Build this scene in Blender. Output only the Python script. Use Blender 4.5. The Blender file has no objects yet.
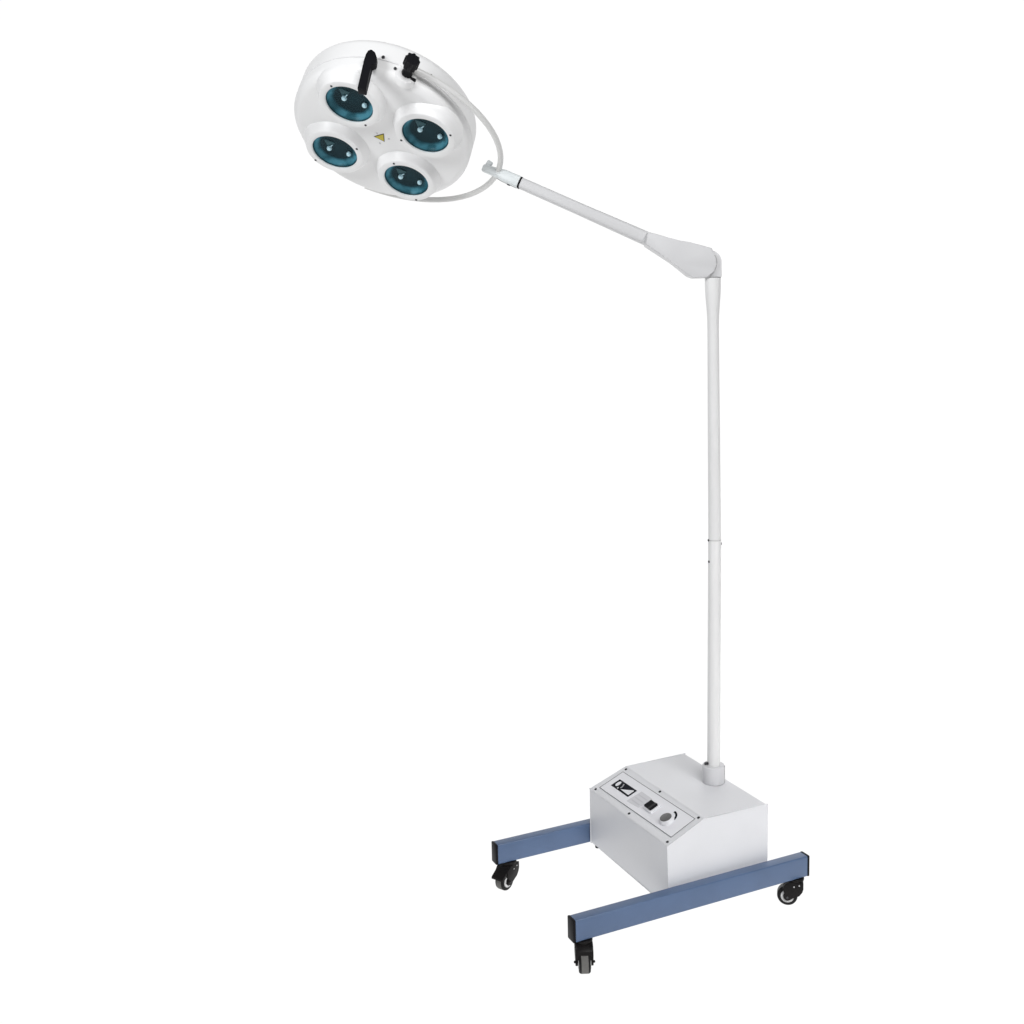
import bpy, bmesh, math, random
from mathutils import Vector, Matrix
random.seed(4)
S = bpy.context.scene
COL = S.collection
PI = math.pi
R = math.radians

# ------------------------------------------------------------------ materials
def nodes_of(name):
    m = bpy.data.materials.new(name); m.use_nodes = True
    nt = m.node_tree
    return m, nt, nt.nodes['Principled BSDF']

def paint(name, col, rough=.4, metallic=0., var=.03, bump=.04, scale=260., coat=0., spec=.5):
    """lacquered or moulded surface: a little tone drift, uneven gloss and an orange-peel bump"""
    m, nt, b = nodes_of(name)
    N, L = nt.nodes, nt.links
    tc = N.new('ShaderNodeTexCoord')
    n1 = N.new('ShaderNodeTexNoise'); n1.inputs['Scale'].default_value = 9; n1.inputs['Detail'].default_value = 4
    L.new(tc.outputs['Object'], n1.inputs['Vector'])
    mr = N.new('ShaderNodeMapRange')
    mr.inputs['From Min'].default_value = .3; mr.inputs['From Max'].default_value = .7
    mr.inputs['To Min'].default_value = 1 - var; mr.inputs['To Max'].default_value = 1 + var
    L.new(n1.outputs['Fac'], mr.inputs['Value'])
    mx = N.new('ShaderNodeVectorMath'); mx.operation = 'SCALE'
    mx.inputs[0].default_value = col
    L.new(mr.outputs['Result'], mx.inputs['Scale'])
    L.new(mx.outputs['Vector'], b.inputs['Base Color'])
    n3 = N.new('ShaderNodeMapRange')
    n3.inputs['From Min'].default_value = .3; n3.inputs['From Max'].default_value = .7
    n3.inputs['To Min'].default_value = rough - .05; n3.inputs['To Max'].default_value = rough + .06
    L.new(n1.outputs['Fac'], n3.inputs['Value']); L.new(n3.outputs['Result'], b.inputs['Roughness'])
    n2 = N.new('ShaderNodeTexNoise'); n2.inputs['Scale'].default_value = scale; n2.inputs['Detail'].default_value = 2
    L.new(tc.outputs['Object'], n2.inputs['Vector'])
    bp = N.new('ShaderNodeBump'); bp.inputs['Strength'].default_value = bump; bp.inputs['Distance'].default_value = .002
    L.new(n2.outputs['Fac'], bp.inputs['Height']); L.new(bp.outputs['Normal'], b.inputs['Normal'])
    b.inputs['Metallic'].default_value = metallic
    b.inputs['Coat Weight'].default_value = coat
    b.inputs['Specular IOR Level'].default_value = spec
    return m

WHITE   = paint('white_lacquer', (.84, .84, .845), .38, var=.012)
HEADW   = paint('head_white_lacquer', (.86, .86, .862), .42, var=.01, coat=.05)
ARMGREY = paint('arm_grey_lacquer', (.62, .62, .63), .45, var=.012)
COVERG  = paint('cover_grey_plastic', (.66, .66, .672), .5, var=.01)
SLEEVE  = paint('sleeve_cool_white', (.74, .78, .79), .4, var=.015)
POLEW   = paint('pole_white_lacquer', (.83, .83, .83), .33, var=.01)
BOXW    = paint('box_powder_coat', (.77, .775, .80), .38, var=.015, bump=.08, scale=420)
PANEL   = paint('panel_film', (.85, .85, .885), .42, var=.01)
BLUE    = paint('blue_powder_coat', (.088, .142, .258), .34, var=.10, bump=.08, scale=420)
BLACK   = paint('black_plastic', (.008, .008, .010), .42, var=.1, spec=.1)
CASTB   = paint('caster_black_nylon', (.011, .010, .010), .42, var=.15, spec=.14)
RUBBER  = paint('tyre_rubber', (.010, .010, .010), .6, var=.15, spec=.2)
TREAD   = paint('tread_grey', (.14, .137, .13), .7, var=.08)
STEEL   = paint('zinc_steel', (.55, .55, .56), .35, metallic=.9, var=.05)
SCREW   = paint('dark_screw', (.05, .05, .055), .4, metallic=.5)
HUBW    = paint('hub_white', (.62, .62, .62), .45)
INK     = paint('black_ink', (.008, .009, .015), .5, var=.02, bump=.01, spec=.06)
INKW    = paint('white_ink', (.82, .82, .85), .45, var=.02, bump=.01)
INKG    = paint('grey_ink', (.42, .42, .44), .5, var=.02, bump=.01)
LINE    = paint('panel_line', (.12, .12, .125), .5, var=.02, bump=.01)
KNOBG   = paint('knob_grey', (.13, .13, .13), .4)
YEL     = paint('yellow_sign', (.55, .45, .03), .45)
SEAM    = paint('seam_grey', (.36, .36, .36), .6)
GLINT    = paint('painted_glint_pale_blue', (.82, .94, 1.), .15, var=.02)  # pale colour painting the bright highlights in the lenses

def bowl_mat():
    m, nt, b = nodes_of('bowl_painted_reflection'); N, L = nt.nodes, nt.links
    at_ = N.new('ShaderNodeAttribute'); at_.attribute_name = 'tone'  # per-ring colour paints a lens reflection: dark middle, bright teal band
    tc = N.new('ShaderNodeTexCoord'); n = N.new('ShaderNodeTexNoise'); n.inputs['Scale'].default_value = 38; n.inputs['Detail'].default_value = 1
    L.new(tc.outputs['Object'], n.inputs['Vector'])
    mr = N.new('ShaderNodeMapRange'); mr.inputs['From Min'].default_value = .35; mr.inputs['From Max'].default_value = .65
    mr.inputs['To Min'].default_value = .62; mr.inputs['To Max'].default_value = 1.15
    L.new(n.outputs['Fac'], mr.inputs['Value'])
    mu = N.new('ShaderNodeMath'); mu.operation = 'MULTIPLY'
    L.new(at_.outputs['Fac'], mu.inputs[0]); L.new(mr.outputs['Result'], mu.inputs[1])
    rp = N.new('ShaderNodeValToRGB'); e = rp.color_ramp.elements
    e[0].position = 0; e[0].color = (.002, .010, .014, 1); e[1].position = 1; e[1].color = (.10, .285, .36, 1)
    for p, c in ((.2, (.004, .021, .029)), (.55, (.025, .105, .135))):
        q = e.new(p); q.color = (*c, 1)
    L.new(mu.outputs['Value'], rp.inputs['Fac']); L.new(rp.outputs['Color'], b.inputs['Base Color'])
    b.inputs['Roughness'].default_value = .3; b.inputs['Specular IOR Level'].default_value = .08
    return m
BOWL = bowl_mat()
PATCH = paint('painted_reflection_teal', (.02, .07, .08), .35, var=.3)  # teal of the reflection patch painted behind the first highlight

def glass_mat():
    m = bpy.data.materials.new('tinted_lens_glass'); m.use_nodes = True
    nt = m.node_tree; N, L = nt.nodes, nt.links
    N.clear()
    out = N.new('ShaderNodeOutputMaterial'); mix = N.new('ShaderNodeMixShader')
    tr = N.new('ShaderNodeBsdfTransparent'); tr.inputs['Color'].default_value = (.86, .96, .98, 1)
    gl = N.new('ShaderNodeBsdfGlossy'); gl.inputs['Roughness'].default_value = .03; gl.inputs['Color'].default_value = (.45, .85, 1, 1)
    lw = N.new('ShaderNodeLayerWeight'); lw.inputs['Blend'].default_value = .12
    mr = N.new('ShaderNodeMapRange'); mr.inputs['To Min'].default_value = .003; mr.inputs['To Max'].default_value = .11
    L.new(lw.outputs['Facing'], mr.inputs['Value']); L.new(mr.outputs['Result'], mix.inputs['Fac']); L.new(tr.outputs['BSDF'], mix.inputs[1]); L.new(gl.outputs['BSDF'], mix.inputs[2])
    L.new(mix.outputs['Shader'], out.inputs['Surface'])
    return m
GLASS = glass_mat()

def backdrop_mat():
    m, nt, b = nodes_of('glowing_white_sweep')
    N, L = nt.nodes, nt.links
    tc = N.new('ShaderNodeTexCoord'); n = N.new('ShaderNodeTexNoise'); n.inputs['Scale'].default_value = 1.5
    L.new(tc.outputs['Object'], n.inputs['Vector'])
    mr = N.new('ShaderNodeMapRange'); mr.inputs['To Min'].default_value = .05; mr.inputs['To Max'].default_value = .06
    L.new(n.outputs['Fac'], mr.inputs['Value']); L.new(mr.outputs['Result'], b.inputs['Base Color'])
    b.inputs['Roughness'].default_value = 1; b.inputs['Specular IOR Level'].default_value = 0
    b.inputs['Emission Color'].default_value = (1, 1, 1, 1); b.inputs['Emission Strength'].default_value = 1.0  # glow added to keep the sweep shadowless; it also fills the lamp
    return m
SWEEP = backdrop_mat()

# ------------------------------------------------------------------ mesh helpers
def new(name, bm, mats, parent=None, smooth=None, mat=None, label=None):
    me = bpy.data.meshes.new(name)
    bmesh.ops.recalc_face_normals(bm, faces=bm.faces[:])
    bm.to_mesh(me); bm.free()
    for m in (mats if isinstance(mats, (list, tuple)) else [mats]): me.materials.append(m)
    if smooth is not None:
        for p in me.polygons: p.use_smooth = True
        me.set_sharp_from_angle(angle=R(smooth))
    o = bpy.data.objects.new(name, me); COL.objects.link(o)
    if parent: o.parent = parent
    if mat is not None: o.matrix_local = mat
    if label: o['label'] = label
    return o

def box(bm, x0, x1, y0, y1, z0, z1, bev=0., seg=2, mi=0):
    t = bmesh.new()
    bmesh.ops.create_cube(t, size=1)
    for v in t.verts:
        v.co = Vector(((x0+x1)/2 + v.co.x*(x1-x0), (y0+y1)/2 + v.co.y*(y1-y0), (z0+z1)/2 + v.co.z*(z1-z0)))
    if bev: bmesh.ops.bevel(t, geom=t.edges[:], offset=bev, segments=seg, profile=.5, affect='EDGES')
    merge(bm, t, mi)

def merge(bm, t, mi=0, M=None):
    if M is not None: t.transform(M)
    vm = {v: bm.verts.new(v.co) for v in t.verts}
    for f in t.faces:
        try:
            g = bm.faces.new([vm[v] for v in f.verts]); g.material_index = mi if mi else f.material_index
        except ValueError: pass
    t.free()

def prism(bm, pts, z0, z1, bev=0., seg=2, mi=0, M=None):
    """polygon in xy extruded along z"""
    t = bmesh.new()
    lo = [t.verts.new((x, y, z0)) for x, y in pts]; hi = [t.verts.new((x, y, z1)) for x, y in pts]
    t.faces.new(lo[::-1]); t.faces.new(hi)
    n = len(pts)
    for i in range(n): t.faces.new((lo[i], lo[(i+1) % n], hi[(i+1) % n], hi[i]))
    if bev: bmesh.ops.bevel(t, geom=t.edges[:], offset=bev, segments=seg, profile=.5, affect='EDGES', clamp_overlap=True)
    merge(bm, t, mi, M)

def lathe(bm, prof, seg=64, mi=0, M=None, mis=None):
    """profile of (radius, height) turned about z"""
    t = bmesh.new(); rings = []
    for r, h in prof:
        if r < 1e-6: rings.append([t.verts.new((0, 0, h))])
        else: rings.append([t.verts.new((r*math.cos(2*PI*i/seg), r*math.sin(2*PI*i/seg), h)) for i in range(seg)])
    for k in range(len(rings)-1):
        a, b = rings[k], rings[k+1]
        for i in range(seg):
            j = (i+1) % seg
            if len(a) == 1 and len(b) == 1: continue
            if len(a) == 1: f = t.faces.new((a[0], b[i], b[j]))
            elif len(b) == 1: f = t.faces.new((a[i], b[0], a[j]))
            else: f = t.faces.new((a[i], b[i], b[j], a[j]))
            if mis: f.material_index = mis[k]
    merge(bm, t, mi, M)

def tube(bm, pts, rad, seg=20, mi=0, caps=True):
    pts = [Vector(p) for p in pts]
    rad = rad if isinstance(rad, (list, tuple)) else [rad]*len(pts)
    t = bmesh.new(); rings = []
    up = None
    for i, p in enumerate(pts):
        d = (pts[min(i+1, len(pts)-1)] - pts[max(i-1, 0)]).normalized()
        if up is None:
            up = Vector((0, 0, 1)) if abs(d.z) < .9 else Vector((1, 0, 0))
        x = d.cross(up).normalized(); up = x.cross(d).normalized()
        rings.append([t.verts.new(p + rad[i]*(x*math.cos(2*PI*k/seg) + up*math.sin(2*PI*k/seg))) for k in range(seg)])
    for a, b in zip(rings, rings[1:]):
        for k in range(seg):
            t.faces.new((a[k], a[(k+1) % seg], b[(k+1) % seg], b[k]))
    if caps: t.faces.new(rings[0][::-1]); t.faces.new(rings[-1])
    merge(bm, t, mi)

def rod(bm, a, b, r, seg=20, bev=0., mi=0):
    """capped round rod from a to b with softened ends"""
    a, b = Vector(a), Vector(b); L = (b-a).length
    q = (b-a).normalized().to_track_quat('Z', 'Y').to_matrix().to_4x4()
    pr = [(0, 0), (r-bev, 0), (r, bev), (r, L-bev), (r-bev, L), (0, L)] if bev else [(0, 0), (r, 0), (r, L), (0, L)]
    lathe(bm, pr, seg, mi, Matrix.Translation(a) @ q)

def frame(o, x, y, z):
    m = Matrix.Identity(4)
    for i, v in enumerate((x, y, z)):
        for k in range(3): m[k][i] = v[k]
    for k in range(3): m[k][3] = o[k]
    return m

def arc(cx, cy, r, a0, a1, n):
    return [(cx + r*math.cos(R(a0+(a1-a0)*i/n)), cy + r*math.sin(R(a0+(a1-a0)*i/n))) for i in range(n+1)]

# ------------------------------------------------------------------ setting
bm = bmesh.new()
# one seamless self-glowing sweep: floor, curved rise and back wall; local -y is the open side
fwd = Vector((.42, .9075, 0)).normalized(); rgt = Vector((fwd.y, -fwd.x, 0))
prof = [(-1.9, 0), (-1, 0), (0, 0), (2.2, 0)] + [(2.2 + 1.8*math.sin(R(a)), 1.8 - 1.8*math.cos(R(a))) for a in range(6, 91, 6)] + [(4.0, 4.0), (4.0, 6.0)]
rows = [[bm.verts.new(fwd*d + rgt*(-5.2 + 10.4*i/12) + Vector((0, 0, h))) for i in range(13)] for d, h in prof]
for a, b in zip(rows, rows[1:]):
    for i in range(12): bm.faces.new((a[i], a[i+1], b[i+1], b[i]))
o = new('backdrop', bm, SWEEP, smooth=60); o['kind'] = 'structure'

# ------------------------------------------------------------------ the lamp
lamp = bpy.data.objects.new('examination_lamp', None); COL.objects.link(lamp)
lamp.empty_display_size = .2; lamp.location.z = -.0042
lamp['label'] = 'white mobile medical examination lamp with four teal lenses on a blue castered base'
lamp['category'] = 'lamp'

OX, OY = .16, .21          # pole-side base centre in the box corner's frame
ZB = .0862                 # underside of the base beams above the floor

# --- base beams
U0, U1 = -.3028-OX, .4413-OX
BW, BH = .0324, .0598
for y0 in (-.0373-OY, .4305-OY):
    UA = U0 - (.006 if y0 > 0 else 0)
    bm = bmesh.new(); box(bm, UA+.004, U1-.004, y0, y0+BW, ZB, ZB+BH, .0035, 3)
    beam = new('base_beam', bm, BLUE, lamp, 40)
    for x0, x1 in ((UA-.002, UA+.006), (U1-.006, U1+.002)):
        bm = bmesh.new(); box(bm, x0, x1, y0-.0006, y0+BW+.0006, ZB-.0006, ZB+BH+.0006, .0028, 2)
        new('end_cap', bm, BLACK, beam, 40)
for x in (.06-OX, .25-OX):
    for y0, y1 in ((-.006-OY, .001-OY), (.4245-OY, .4315-OY)):
        bm = bmesh.new(); rod(bm, (x, y0, ZB+.03), (x, y1, ZB+.03), .009, 18)
        new('mounting_spacer', bm, STEEL, lamp, 40)

# --- control box
D, W, H, CU, CH, TP = .332, .4257, .2192, .1196, .0501, .009
def B(u, v, z): return Vector((u-OX, v-OY, z+ZB+.0018))
bm = bmesh.new()
pf = [(0, 0, 0), (0, H-CH, 0), (CU, H, TP), (D, H, TP), (D-.006, 0, TP*.4)]
A = [bm.verts.new(B(u, t, z - (.006 if u == D and z else 0))) for u, z, t in pf]; Z = [bm.verts.new(B(u, W-t, z)) for u, z, t in pf]
n = len(pf)
bm.faces.new(A); bm.faces.new(Z[::-1])
for i in range(n): bm.faces.new((A[i], A[(i+1) % n], Z[(i+1) % n], Z[i]))
bmesh.ops.triangulate(bm, faces=[f for f in bm.faces if len(f.verts) > 4])
bmesh.ops.bevel(bm, geom=[e for e in bm.edges if e.calc_face_angle(0) > .2], offset=.0022, segments=3, profile=.5, affect='EDGES')
cbox = new('control_box', bm, BOXW, lamp, 30)

# local frame of the sloping control face: x runs along the width (left to right seen from the front), y up the slope
TL, TR, BL, BR = B(CU, W-TP, H), B(CU, TP, H), B(0, W, H-CH), B(0, 0, H-CH)
def on(s, t, h=0.):
    p = (BL*(1-s)+BR*s)*(1-t) + (TL*(1-s)+TR*s)*t
    return p + PN*h
PX = (BR-BL).normalized(); PN = PX.cross((TL+TR-BL-BR).normalized()).normalized(); PY = PN.cross(PX)
def quad(bm, pts, h0, h1, mi=0):
    lo = [bm.verts.new(on(s, t, h0)) for s, t in pts]; hi = [bm.verts.new(on(s, t, h1)) for s, t in pts]
    k = len(pts)
    f = [bm.faces.new(hi), bm.faces.new(lo[::-1])] + [bm.faces.new((lo[i], lo[(i+1) % k], hi[(i+1) % k], hi[i])) for i in range(k)]
    for g in f: g.material_index = mi
    return f
SL, TLN = W-TP, math.hypot(CU, CH)     # panel length and slope length in metres
bm = bmesh.new()
q = [(.045, .835), (.955, .875), (.952, .215), (.055, .165)]
quad(bm, q, .0002, .0012)
ls, lt = .0014/SL, .0016/TLN
for i in range(4):                     # the printed border line
    a, b = Vector(q[i]), Vector(q[(i+1) % 4]); d = (b-a); nn = Vector((-d.y, d.x)); nn.normalize()
    off = Vector((nn.x*ls*1.6, nn.y*lt*.9)) if i % 2 == 0 else Vector((nn.x*ls*1.2, 0))
    ex = d*.002
    quad(bm, [a-ex-off*.5, b+ex-off*.5, b+ex+off*.5, a-ex+off*.5], .0012, .0016 + .0001*(i % 2), 1)
new('control_panel', bm, [PANEL, LINE], cbox)

# dial scale label: black field, white oval, tick marks and a rising wedge
bm = bmesh.new()
quad(bm, [(.105, .63), (.336, .64), (.336, .385), (.107, .378)], .0012, .0018)
ov = [(.143+.0175*math.cos(a)-.002*math.sin(a), .515+.083*math.sin(a)) for a in [2*PI*i/20 for i in range(20)]]
quad(bm, ov, .0018, .0021, 1)
quad(bm, [(.214, .432), (.315, .600), (.322, .578), (.322, .425)], .0018, .0021, 1)
quad(bm, [(.180, .585), (.192, .59), (.200, .545), (.190, .535)], .0018, .0021, 2)
quad(bm, [(.176, .450), (.186, .43), (.190, .405), (.176, .405)], .0018, .0021, 1)
quad(bm, [(.196, .525), (.206, .53), (.204, .455), (.196, .46)], .0018, .0021, 2)
new('dial_label', bm, [INK, INKW, INKG], cbox)
bm = bmesh.new()
quad(bm, [(.375, .69), (.518, .69), (.505, .32), (.365, .29)], .0012, .0016)
for k in range(3): quad(bm, [(.39, .60-.1*k), (.49, .60-.1*k), (.488, .57-.1*k), (.388, .57-.1*k)], .0016, .0018, 1)
new('rating_label', bm, [paint('label_grey', (.68, .68, .71), .5, var=.03), paint('label_text_grey', (.60, .60, .63), .5)], cbox)

PF = frame((0, 0, 0), PX, PY, PN)
def at(s, t, h=0.): m = PF.copy(); m.translation = on(s, t, h); return m
# rocker switch in a white bezel
bm = bmesh.new(); t = bmesh.new()
box(t, -.0225, .0225, -.0185, .0185, 0, .006, .002, 2); merge(bm, t, 0, at(.588, .515, .001))
new('switch_bezel', bm, INKW, cbox, 40)
bm = bmesh.new(); t = bmesh.new()
prism(t, [(-.0165, 0), (-.0165, .0065), (0, .0032), (.0165, .0088), (.0165, 0)], -.0135, .0135, .0008, 1)
merge(bm, t, 0, at(.588, .515, .0062) @ Matrix.Rotation(R(90), 4, 'X') )
new('rocker_switch', bm, BLACK, cbox, 40)
# dimmer knob with skirt, pointer and printed arc
KS, KT = .800, .465
bm = bmesh.new()
lathe(bm, [(0, 0), (.0205, 0), (.0205, .003), (.0195, .0045), (.0188, .0055), (.0180, .0115), (.0172, .0125), (0, .0125)], 40, 0, at(KS, KT, .0012))
kb = new('dimmer_knob', bm, INKW, cbox, 35)
bm = bmesh.new()
lathe(bm, [(0, .0126), (.0168, .0126), (.0168, .0134), (.0155, .0142), (0, .0146)], 36, 0, at(KS, KT, .0012))
t = bmesh.new(); box(t, -.0008, .0008, .004, .0145, .0143, .0150); merge(bm, t, 0, at(KS, KT, .0012))
new('knob_cap', bm, KNOBG, cbox, 35)
bm = bmesh.new()
ring = [(math.cos(R(a)), math.sin(R(a))) for a in range(-2, 100, 6)]
pts = [(x*.0285, y*.0285) for x, y in ring] + [(x*.0225, y*.0225) for x, y in ring[::-1]]
prism(bm, pts, 0, .0006, mi=0, M=at(KS-.030, KT+.075, .0013))
new('dial_arc', bm, INK, cbox)
for s, t_ in ((.493, .945), (.495, .085), (.965, .945), (.962, .085), (.035, .935), (.043, .075)):
    bm = bmesh.new(); lathe(bm, [(0, 0), (.0042, 0), (.004, .0012), (.0028, .002), (0, .0022)], 16, 0, at(s, t_, .0002))
    new('screw', bm, SCREW, cbox, 40)
for v in (.024, W-.021):
    for u in (.011, D-.03):
        bm = bmesh.new(); lathe(bm, [(0, -.0095), (.007, -.0095), (.008, -.002), (.008, .0), (0, .0)], 20, 0, Matrix.Translation(B(u, v, 0)))
        new('rubber_foot', bm, RUBBER, cbox, 40)

# --- pole
PXY = Vector((.2852-OX, .1983-OY, 0))
TOPZ = ZB + .0018 + H
def PZ(z): return Vector((PXY.x, PXY.y, z))
ZJ, ZT = 1.0215, 1.7505
bm = bmesh.new()
lathe(bm, [(.0186, TOPZ), (.0318, TOPZ), (.0325, TOPZ+.002), (.0325, TOPZ+.049), (.031, TOPZ+.0515), (.0192, TOPZ+.0515), (.0186, TOPZ+.049)], 48, 0, Matrix.Translation(PXY))
soc = new('pole_socket', bm, paint('socket_grey_white', (.70, .70, .72), .45, var=.01), lamp, 35)
cam_side = Vector((-.42, -.9075, 0)); cam_right = Vector((.9075, -.42, 0))
bm = bmesh.new()       # the clamp slot, a dark strip with a bright lip
d = (cam_right*.93 + cam_side*.37).normalized(); tt = Vector((-d.y, d.x, 0))
t = bmesh.new(); box(t, .0321, .0332, -.0016, .0016, .001, .0522, .0003, 1); merge(bm, t, 0, frame(PZ(TOPZ), d, tt, Vector((0, 0, 1))))
new('clamp_slot', bm, SEAM, soc)
bm = bmesh.new()
d2 = (-cam_right*.95 + cam_side*.3).normalized()
rod(bm, PZ(TOPZ+.058)+d2*.015, PZ(TOPZ+.058)+d2*.0285, .0042, 14, .001)
new('bolt', bm, SCREW, soc, 40)

bm = bmesh.new()
lathe(bm, [(.012, TOPZ+.02), (.0184, TOPZ+.02), (.0181, ZJ-.0015), (.0172, ZJ)], 48, 0, Matrix.Translation(PXY))
pl = new('pole', bm, POLEW, lamp, 35)
bm = bmesh.new(); lathe(bm, [(.0168, ZJ-.0006), (.0182, ZJ-.0006), (.0182, ZJ+.0006), (.0168, ZJ+.0008)], 48, 0, Matrix.Translation(PXY))
new('joint_ring', bm, paint('joint_grey', (.55, .55, .55), .5), pl, 35)
for z, dd in ((ZJ, (-cam_right*.985+cam_side*.17)), (ZJ-.011, (cam_right*1.+cam_side*.05)), (ZJ-.061, (-cam_right*.93+cam_side*.36))):
    dd = dd.normalized(); bm = bmesh.new(); rod(bm, PZ(z)+dd*.014, PZ(z)+dd*.0198, .0036, 14, .0008)
    new('screw', bm, SCREW, pl, 40)
bm = bmesh.new()
up = [(.0166, ZJ+.0005), (.0178, ZJ+.0015), (.0172, ZJ+.25), (.0160, ZT-.20), (.0158, ZT-.14), (.0164, ZT-.105), (.0186, ZT-.075), (.0205, ZT-.05), (.0216, ZT-.03), (.0218, ZT), (.012, ZT)]
lathe(bm, up, 56, 0, Matrix.Translation(PXY))
new('pole', bm, POLEW, lamp, 35)

bow = Vector((.9057, -.4233, 0)).normalized()
for ch in [pl] + list(pl.children) + [c for c in lamp.children if c.name.startswith('pole.')]:
    for v in ch.data.vertices:
        z = v.co.z
        f = (z-TOPZ)/(ZJ-TOPZ) if z < ZJ else (ZT-z)/(ZT-ZJ)
        v.co += bow*.0042*max(0, min(1, f))

# --- elbow: knuckle on the pole and the wedge cover of the spring arm
# plane of the arm: x to the picture's right, y up, z towards the viewer side
EX, EZ = Vector((.9057, -.4233, -.0245)).normalized(), None
EY = Vector((.0, .0, 1.)); EX.z = 0; EX.normalize(); EZ = EX.cross(EY).normalized()
E0 = PZ(ZT+.040)
EM = frame(E0, EX, EY, EZ)
k = 1/364.
bm = bmesh.new()
pts = [(-.0215, -.0395), (.0213, -.0395)] + arc(-.0122, 0, .0335, 4, 78, 8) + [(-.0215, .031)]
prism(bm, pts, -.0185, .0185, .004, 3, 0, EM)
kn = new('elbow_knuckle', bm, paint('knuckle_grey', (.70, .70, .71), .45, var=.01), lamp, 35)
bm = bmesh.new(); lathe(bm, [(.0155, -.0405), (.0219, -.0405), (.0219, -.0392), (.0155, -.0392)], 48, 0, Matrix.Translation(E0))
new('joint_ring', bm, paint('joint_dark_grey', (.25, .25, .25), .5), kn, 35)
cov = [(-64, 18.5), (-60, 31.5), (-29, 22.2), (-18, 20.2), (3.2, 14.0)] + arc(-5.2, -.2, 13, 32, -48, 8) + [(-1, -14.3), (-14, -14.5), (-19.5, -12.5), (-36, 1.2)]
cov = [((x-5.5)*k, y*k) for x, y in cov]
cov[0] = (-67.5*k, 18.5*k)
bm = bmesh.new(); prism(bm, cov, -.0265, .0265, .0035, 3, 0, EM)
acov = new('elbow_cover', bm, COVERG, lamp, 35)
bm = bmesh.new()
# cover seam: a thin raised rim line round the pivot end
ar = arc(-10.7*k, -.2*k, 13.4*k, 34, -62, 14); ari = arc(-10.7*k, -.2*k, 12.8*k, 34, -62, 14)
prism(bm, ar+ari[::-1], .0262, .0272, 0, 1, 0, EM)
new('cover_seam', bm, SEAM, acov)

# --- head geometry frame: hx along the long axis, hy across, hn the way it shines
Hc = Vector((-.6661, .4217, 2.1545))
hx = Vector((.9062, -.23, -.3549)).normalized(); hn = Vector((-.4184, -.3647, -.8318)).normalized()
hy = hn.cross(hx).normalized(); hx = hy.cross(hn).normalized()
HM = frame(Hc, hx, hy, hn)
def hp(x, y, n=0.): return Hc + hx*x + hy*y + hn*n
RH = .241
YN = -.036
ymid = hp(.335, 0, YN)

# --- arm tube from sleeve to elbow
pe = E0 + EX*(-.012) + EY*(-.0075)
ad = (pe - ymid).normalized()
def ap(s): return ymid + ad*s
an = ad.cross(EZ).normalized()          # up in the arm plane
if an.z < 0: an = -an
az = ad.cross(an).normalized()
AL = (pe-ymid).length
bm = bmesh.new()
sec = lambda w, h: [(w*math.copysign(abs(math.cos(a))**.6, math.cos(a)), h*math.copysign(abs(math.sin(a))**.6, math.sin(a))) for a in [2*PI*i/32 for i in range(32)]]
def loft(bm, st, mi=0):
    rings = [[bm.verts.new(ap(s) + an*(oy+y) + az*x) for x, y in sec(w, h)] for s, w, h, oy in st]
    for a, b in zip(rings, rings[1:]):
        for i in range(32):
            f = bm.faces.new((a[i], a[(i+1) % 32], b[(i+1) % 32], b[i])); f.material_index = mi
    bm.faces.new(rings[0]).material_index = mi; bm.faces.new(rings[-1][::-1]).material_index = mi
loft(bm, [(.076, .0145, .0145, 0), (.0775, .0158, .0158, 0), (.25, .0163, .0163, 0), (AL-.168, .0190, .0188, 0), (AL-.05, .0195, .0195, 0)])
arm = new('spring_arm', bm, ARMGREY, lamp, 35)
bm = bmesh.new()
pc = ap(AL-.178) + an*.011 - az*.0 + EZ*.0185
tube(bm, [pc + an*.006*math.cos(a) - ad*.003*math.cos(a) + ad*.005*math.sin(a) + EZ*.001 for a in [R(x) for x in range(10, 175, 15)]], .0013, 8)
new('retaining_clip', bm, STEEL, arm, 40)

# --- sleeve joining arm and yoke
bm = bmesh.new()
loft(bm, [(-.044, .0095, .0085, -.003), (-.041, .0115, .0108, -.003), (-.012, .0125, .0122, -.001), (.010, .0145, .0145, 0), (.022, .0165, .0168, 0), (.068, .0172, .0172, 0), (.071, .0165, .0165, 0)])
slv = new('arm_sleeve', bm, SLEEVE, lamp, 45)
bm = bmesh.new()
rod(bm, ap(-.034)+an*.0, ap(-.031)+an*.022, .0090, 20, .0025)
new('pivot_stub', bm, SLEEVE, slv, 40)
bm = bmesh.new(); tube(bm, [ap(.002)-an*.0138, ap(.022)-an*.0166, ap(.069)-an*.0172], .0013, 8)  # dark rod drawn in as the shadow along the sleeve seam
new('sleeve_seam_shadow', bm, SEAM, slv, 40)
bm = bmesh.new(); loft(bm, [(.0718, .0168, .0168, 0), (.0746, .0168, .0168, 0)])
new('seal_ring', bm, BLACK, slv, 35)
bm = bmesh.new(); rod(bm, ap(.044)-an*.012, ap(.044)-an*.0195, .005, 14, .001)
new('screw', bm, SCREW, slv, 40)

# --- yoke: bent tube carrying the head between two pivots
ya, yb = .258, .335
pts = [hp(yb*math.sin(R(a)), ya*math.cos(R(a))*(1.0 if a < 90 else 1.09), YN) for a in range(0, 181, 5)]
bm = bmesh.new(); tube(bm, pts, .0080, 20)
new('yoke', bm, paint('yoke_white_lacquer', (.74, .74, .73), .3, var=.01), lamp, 60)

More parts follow.
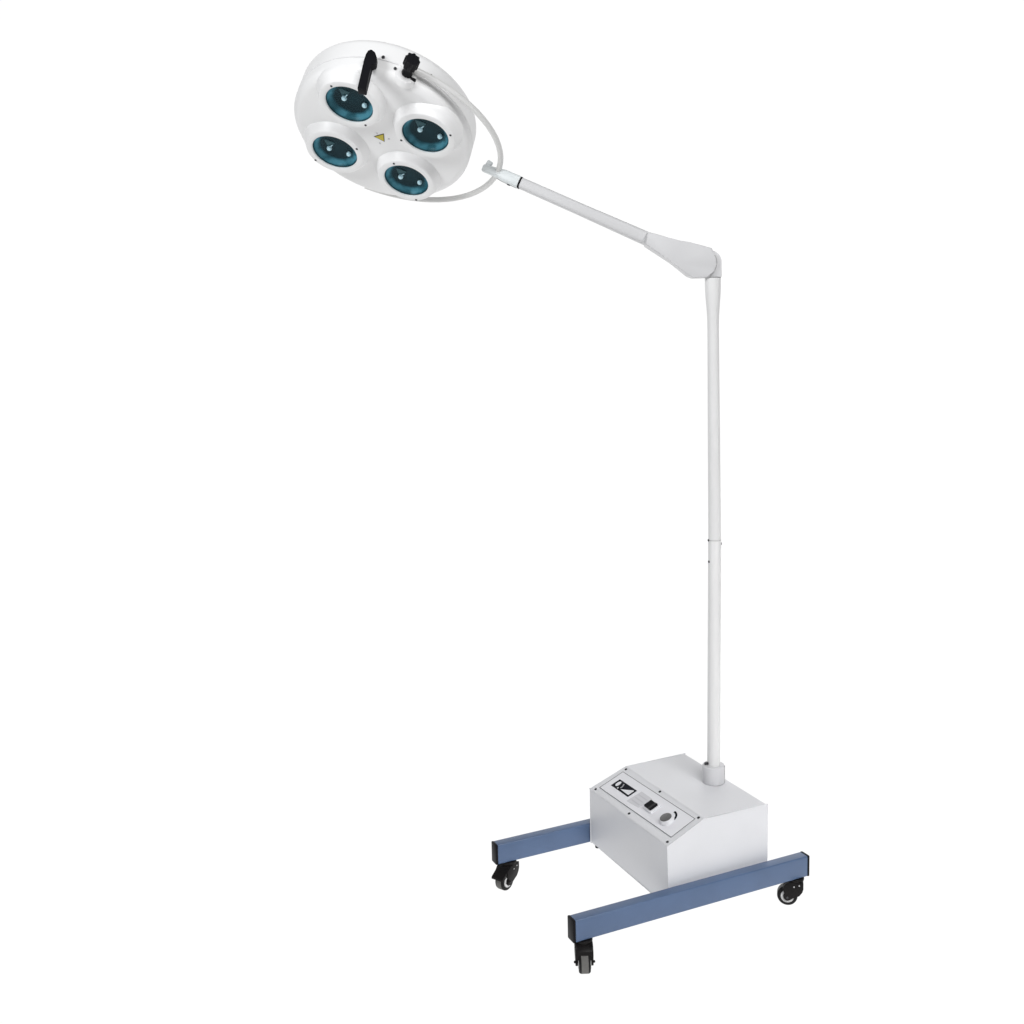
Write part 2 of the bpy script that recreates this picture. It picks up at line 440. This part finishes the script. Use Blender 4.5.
# --- lamp head
def fillet(cx, cy, r, a0, a1, n=8): return arc(cx, cy, r, a0, a1, n)
HB = HM @ Matrix.Translation((0, -.010, 0))
SE = -.048
bm = bmesh.new()
pf = [(0, 0), (.1, 0), (.18, -.0005), (.215, -.002)] + fillet(.2245, -.0265, .0245, 88, 4, 9) + [(.2492, SE+.002), (.2480, SE+.0006), (.20, SE+.0006)]
lathe(bm, pf, 128, 0, HB)
head = new('lamp_head', bm, HEADW, lamp, 40)
bm = bmesh.new()
pb = [(.20, SE-.0006), (.2475, SE-.0006), (.2492, SE-.002), (.2485, -.094)] + fillet(.222, -.097, .0265, 2, -62, 7) + [(.15, -.138), (.06, -.143), (0, -.143)]
lathe(bm, pb, 128, 0, HB)
new('back_shell', bm, HEADW, head, 40)
bm = bmesh.new(); lathe(bm, [(.20, SE+.0012), (.2472, SE+.0012), (.2472, SE-.0012), (.20, SE-.0012)], 128, 0, HB)
new('shell_seam', bm, SEAM, head)
# warning triangle
tri = [(-.0195, -.004), (.0122, -.0085), (.0035, .0225)]
bm = bmesh.new(); prism(bm, tri, .0002, .0010, 0, 1, 0, HM)
cx, cy = sum(p[0] for p in tri)/3, sum(p[1] for p in tri)/3
prism(bm, [(cx+(x-cx)*.84, cy+(y-cy)*.84) for x, y in tri], .0010, .0014, 0, 1, 1, HM)
new('warning_triangle', bm, [INK, YEL], head)
def screw_on(x, y, n, r, parent, m=SCREW):
    bm = bmesh.new(); lathe(bm, [(0, 0), (r, 0), (r*.95, r*.35), (r*.6, r*.55), (0, r*.6)], 16, 0, HM @ Matrix.Translation((x, y, n)))
    new('screw', bm, m, parent, 40)
for x, y in ((-.0143, .0119), (.0206, .0087), (.0019, -.0225)): screw_on(x, y, 0, .0030, head, STEEL)
def radial(az_, n, r0, r1, rad, name, m, parent, bev=.001):
    c, s = math.cos(R(az_)), math.sin(R(az_)); bm = bmesh.new()
    rod(bm, hp(c*r0, s*r0, n), hp(c*r1, s*r1, n), rad, 18, bev); return new(name, bm, m, parent, 40)
radial(104, -.056, .236, .244, .0042, 'screw', SCREW, head)
radial(95, -.031, .234, .2435, .0040, 'screw', SCREW, head)
radial(73, -.064, .236, .2435, .0028, 'screw', SCREW, head)
radial(-93, -.018, .232, .248, .0075, 'pivot_bolt', STEEL, head)

# handle: black moulded grip parallel to the beam direction, on a bracket at the rim
ha = 109
ca, sa = math.cos(R(ha)), math.sin(R(ha))
hr, ht = hx*ca + hy*sa, -hx*sa + hy*ca       # radial and tangential
GM = frame(hp(ca*.262, sa*.262, 0), -ht, hn, hr)
bm = bmesh.new()
gp = [(-.0112, .088), (-.0105, .0915), (.0095, .0925), (.0112, .089), (.0095, .004), (.0195, .001), (.0215, -.006), (.0205, -.024), (.0135, -.040), (.0045, -.0475), (.0005, -.0480), (-.0060, -.043), (-.0095, -.03), (-.0105, -.01)]
gp = [(x + .087*(y-.016), y*.95) for x, y in gp]
prism(bm, gp, -.0095, .0095, .003, 3, 0, GM)
hd = new('handle', bm, BLACK, lamp, 40)
bm = bmesh.new(); rod(bm, GM @ Vector((.004, -.022, -.027)), GM @ Vector((.004, -.022, -.006)), .008, 18, .001)
new('handle_stem', bm, BLACK, hd, 40)

# lobed clamp knob on its boss, pointing out from the rim
kz = 87.5
cz, sz = math.cos(R(kz)), math.sin(R(kz))
kr, kt = hx*cz + hy*sz, -hx*sz + hy*cz
KM = frame(hp(cz*.238, sz*.238, -.024), -kt, hn, kr)
bm = bmesh.new()
lathe(bm, [(0, -.012), (.030, -.012), (.0285, -.001), (.0255, .006), (.0175, .0085), (0, .0085)], 40, 0, KM)
boss = new('pivot_boss', bm, HEADW, lamp, 40)
bm = bmesh.new(); t = bmesh.new()
box(t, .012, .027, .004, .012, .004, .011, .0015, 1); merge(bm, t, 0, KM)
new('locking_tab', bm, BLACK, boss, 40)
bm = bmesh.new()
lathe(bm, [(0, .008), (.0135, .008), (.0145, .011), (.0125, .017), (.0105, .026), (.012, .036), (.015, .040)], 28, 0, KM)
lob = [((.0180+.0019*math.cos(8*a))*math.cos(a), (.0180+.0019*math.cos(8*a))*math.sin(a)) for a in [2*PI*i/96 for i in range(96)]]
prism(bm, lob, .038, .066, .0022, 2, 0, KM)
new('clamp_knob', bm, BLACK, lamp, 40)

# --- four spotlights
LR, LN = .064, .025
def spotlight(ang, lx, ly, screws):
    M = HM @ Matrix.Translation((lx, ly, 0))
    bm = bmesh.new()
    cr = [(.0965, -.016), (.0965, -.004), (.0945, .0015), (.0910, .006), (.0875, .012)] + fillet(.0785, .0198, .005, 12, 88, 6) + [(.076, LN+.0002), (.068, LN+.0002), (LR+.001, LN-.001), (LR, LN-.0025), (LR, LN-.006)]
    lathe(bm, cr, 88, 0, M)
    o = new('spotlight', bm, HEADW, lamp, 40)
    bm = bmesh.new()
    wall = [(LR+.0008, LN-.004, .0), (LR-.0005, LN-.006, .05), (LR-.002, .0155, .75), (LR-.004, .011, 1.), (LR-.007, .0075, .95), (LR-.0105, .0055, .8), (LR-.0145, .0042, .5), (LR-.019, .0033, .16), (.036, .0024, .05), (.022, .0017, .10), (.010, .0014, .2), (0, .0013, .2)]  # third value paints the reflected crescent and the dark centre
    lathe(bm, [p[:2] for p in wall], 72, 0, M)
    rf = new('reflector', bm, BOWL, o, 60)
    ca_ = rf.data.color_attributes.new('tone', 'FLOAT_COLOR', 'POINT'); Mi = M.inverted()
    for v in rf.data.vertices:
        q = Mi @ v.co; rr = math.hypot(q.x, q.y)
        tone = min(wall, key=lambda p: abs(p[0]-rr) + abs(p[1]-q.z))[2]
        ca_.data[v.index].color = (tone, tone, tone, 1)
    dy = 0 if ang in (0, 1) else -.010
    for bx, by, bz, br in ((-.018, -.002+dy, .0072, .0074), (.0375, .001+dy*.6, .0068, .0070)):  # two pale balls stand in for highlights on the lens
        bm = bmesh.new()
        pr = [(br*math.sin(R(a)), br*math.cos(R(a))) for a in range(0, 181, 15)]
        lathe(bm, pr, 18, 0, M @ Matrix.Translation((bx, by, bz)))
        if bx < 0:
            prism(bm, [(bx-.021, by+.0235), (bx-.012, by+.0275), (bx+.010, by+.0255), (bx+.004, by), (bx-.004, by-.003)], .0022, .0042, .0006, 1, 1, M)  # fan-shaped reflection painted as a teal patch
            tube(bm, [M @ Vector((bx+.002, by+.008, bz-.001)), M @ Vector((bx+.006, by+.017, bz-.001))], .0016, 8)  # pale streak of the painted highlight
        new('lens_glint', bm, [GLINT, PATCH], o, 60)
    bm = bmesh.new()
    lathe(bm, [(0, LN-.0015), (.03, LN-.0018), (.05, LN-.0024), (LR-.0004, LN-.0032)], 64, 0, M)
    new('lens', bm, GLASS, o, 60)
    for a, rr in screws:
        bm = bmesh.new(); lathe(bm, [(0, 0), (.0034, 0), (.0031, .0012), (.002, .0019), (0, .002)], 16, 0, M @ Matrix.Translation((rr*math.cos(R(a)), rr*math.sin(R(a)), LN)))
        new('screw', bm, SCREW, o, 40)
for i, sc in enumerate(([(-138, .0745), (36, .0745)], [(141, .0715), (-42, .0745)], [(-126, .077), (44, .0765)], [(131, .0745), (-54, .078)])):
    a = R(44+90*i); spotlight(i, .15*math.cos(a), .15*math.sin(a), sc)

# --- casters
WR, WW = .0280, .0150      # wheel radius, half width
CHT = .082                 # full height
OFF = .022
CI, CO = .0172, .0228      # cheek inner and outer faces
XZ = Matrix(((1, 0, 0, 0), (0, 0, 1, 0), (0, 1, 0, 0), (0, 0, 0, 1)))
def caster():
    hz = -(CHT-WR)
    bm = bmesh.new()
    lathe(bm, [(0, -.0005), (.0225, -.0005), (.0235, -.002), (.0235, -.006), (.0215, -.010), (.0215, -.016), (0, -.016)], 32)
    # two cheeks and the hood that joins them over the wheel
    side = [(-.0215, -.008), (.016, -.008), (.026, -.013), (.0335, -.0225), (.0345, -.031), (OFF+.0075, hz+.0125)] + \
           [(OFF+.0098*math.cos(R(a)), hz+.0098*math.sin(R(a))) for a in (50, 20, -10, -40, -70, -100, -130)] + \
           [(OFF-.0115, hz-.002), (-.0105, -.047), (-.0185, -.036), (-.0215, -.026)]
    for y0 in (-CO, CI): prism(bm, side, y0, y0+CO-CI, .0012, 2, 0, XZ)
    hood = [(-.0205, -.009), (.016, -.009), (.0262, -.0140), (.0332, -.0230), (.0345, -.031), (.0345, -.0365), (.024, -.0285), (-.002, -.0285), (-.0145, -.036), (-.0195, -.028)]
    prism(bm, hood, -CI, CI, .0008, 1, 0, XZ)
    c = new('caster', bm, CASTB, None, 40)
    WM = Matrix.Translation((OFF, 0, hz)) @ Matrix.Rotation(R(90), 4, 'X')
    bm = bmesh.new()
    T = .0088
    lathe(bm, [(.004, -WW*.75), (.018, -WW*.85), (.0205, -WW), (WR-.0035, -WW+.0004), (WR-.001, -WW+.0028), (WR, -T), (WR, T), (WR-.001, WW-.0028), (WR-.0035, WW-.0004), (.0205, WW), (.018, WW*.85), (.004, WW*.75)], 48, 0, WM,
          mis=[0, 0, 0, 0, 0, 1, 0, 0, 0, 0, 0])
    new('wheel', bm, [RUBBER, TREAD], c, 40)
    for sgn in (-1, 1):
        bm = bmesh.new()
        lathe(bm, [(.0105, sgn*(WW*.5)), (.0108, sgn*.0148), (.0126, sgn*.0163), (.0168, sgn*.0163), (.0182, sgn*.0148), (.0186, sgn*.008)], 40, 0, WM)
        new('hub_ring', bm, HUBW, c, 50)
    bm = bmesh.new(); rod(bm, (OFF, -CO-.0016, hz), (OFF, CO+.0016, hz), .0036, 16, .001)
    new('axle', bm, SCREW, c, 40)
    for x, z in ((-.010, -.016), (.004, -.021)):
        for y0, y1 in ((-CO-.0008, -CO+.002), (CO-.002, CO+.0008)):
            bm = bmesh.new(); rod(bm, (x, y0, z), (x, y1, z), .0021, 12, .0005); new('rivet', bm, STEEL, c, 40)
    return c
def pedal(c, out):
    hz = -(CHT-WR)
    bm = bmesh.new()
    prism(bm, [(.024, -.012), (.0345, -.021), (.0345+out, -.034), (.0365+out, -.041), (.0335+out*.8, -.0415), (.034, -.032), (.026, -.028)], -.0205, .0205, .0012, 2, 0, XZ)
    new('brake_pedal', bm, CASTB, c, 40)
    for y0, y1 in ((-.0290, -.0222), (.0222, .0290)):
        bm = bmesh.new(); box(bm, OFF+.002, OFF+.010, y0*.93, y1*.93, hz+.002, hz+.0055, .001, 1); new('brake_tab', bm, CASTB, c, 40)

def copy_tree(o, loc, rz):
    r = o.copy(); COL.objects.link(r); r.location = loc; r.rotation_euler = (0, 0, rz)
    for ch in list(o.children):
        d_ = ch.copy(); COL.objects.link(d_); d_.parent = r
    return r
yr, yl = -.0373-OY+BW/2, .4305-OY+BW/2
plain = caster()
plain.parent = lamp; plain.location = (.407-OX, yr, ZB); plain.rotation_euler = (0, 0, R(141))
c2 = copy_tree(plain, (.398-OX, yl, ZB), R(150)); c2.parent = lamp
br = copy_tree(plain, (-.268-OX, yr, ZB), R(246)); br.parent = lamp
c4 = copy_tree(plain, (-.264-OX, yl, ZB), R(208)); c4.parent = lamp
pedal(br, .002); pedal(c4, .021)

# ------------------------------------------------------------------ light
w = bpy.data.worlds.new('World'); S.world = w; w.use_nodes = True
bg = w.node_tree.nodes['Background']; bg.inputs['Color'].default_value = (.97, .98, 1, 1); bg.inputs['Strength'].default_value = .10
def area(name, loc, target, size, power, col=(1, 1, 1), spread=180):
    l = bpy.data.lights.new(name, 'AREA'); l.shape = 'RECTANGLE'; l.size = size; l.size_y = size; l.energy = power; l.color = col; l.spread = R(spread)
    o = bpy.data.objects.new(name, l); COL.objects.link(o); o.location = loc
    o.rotation_euler = (Vector(target)-Vector(loc)).to_track_quat('-Z', 'Y').to_euler()
    return o
P0 = Vector((0, 0, .9))
area('key_softbox', (.5, -3.5, 2.5), (0, 0, .1), 1.5, 2.9, (1, .995, .99), 34)
area('broad_softbox', (-.65, -3.1, 3.9), (0, 0, 1.1), 1.8, 98, (1, 1, 1))
area('side_softbox', Vector((0, 0, 2.9)) + cam_side*2.0 - cam_right*2.4, (-.5, .35, 2.1), .9, 8.2, (.98, .99, 1), 75)

# ------------------------------------------------------------------ camera
cd = bpy.data.cameras.new('Camera'); cam = bpy.data.objects.new('Camera', cd); COL.objects.link(cam)
cd.sensor_width = 36; cd.lens = 1080/1024*36
cd.shift_x = -7.157/1024; cd.shift_y = -28.866/1024
cd.clip_start = .05; cd.clip_end = 200
r_ = Vector((0.9056583, -0.42329828, -0.02452749)); u_ = Vector((0.07651434, 0.10625966, 0.99139016)); f_ = Vector((0.41704747, 0.89973743, -0.12862333))
cam.matrix_world = frame((-1.63231, -2.50928, 1.58264), r_, u_, -f_)
S.camera = cam
S.view_settings.view_transform = 'Standard'; S.view_settings.look = 'None'; S.view_settings.exposure = 0
S.render.film_transparent = False
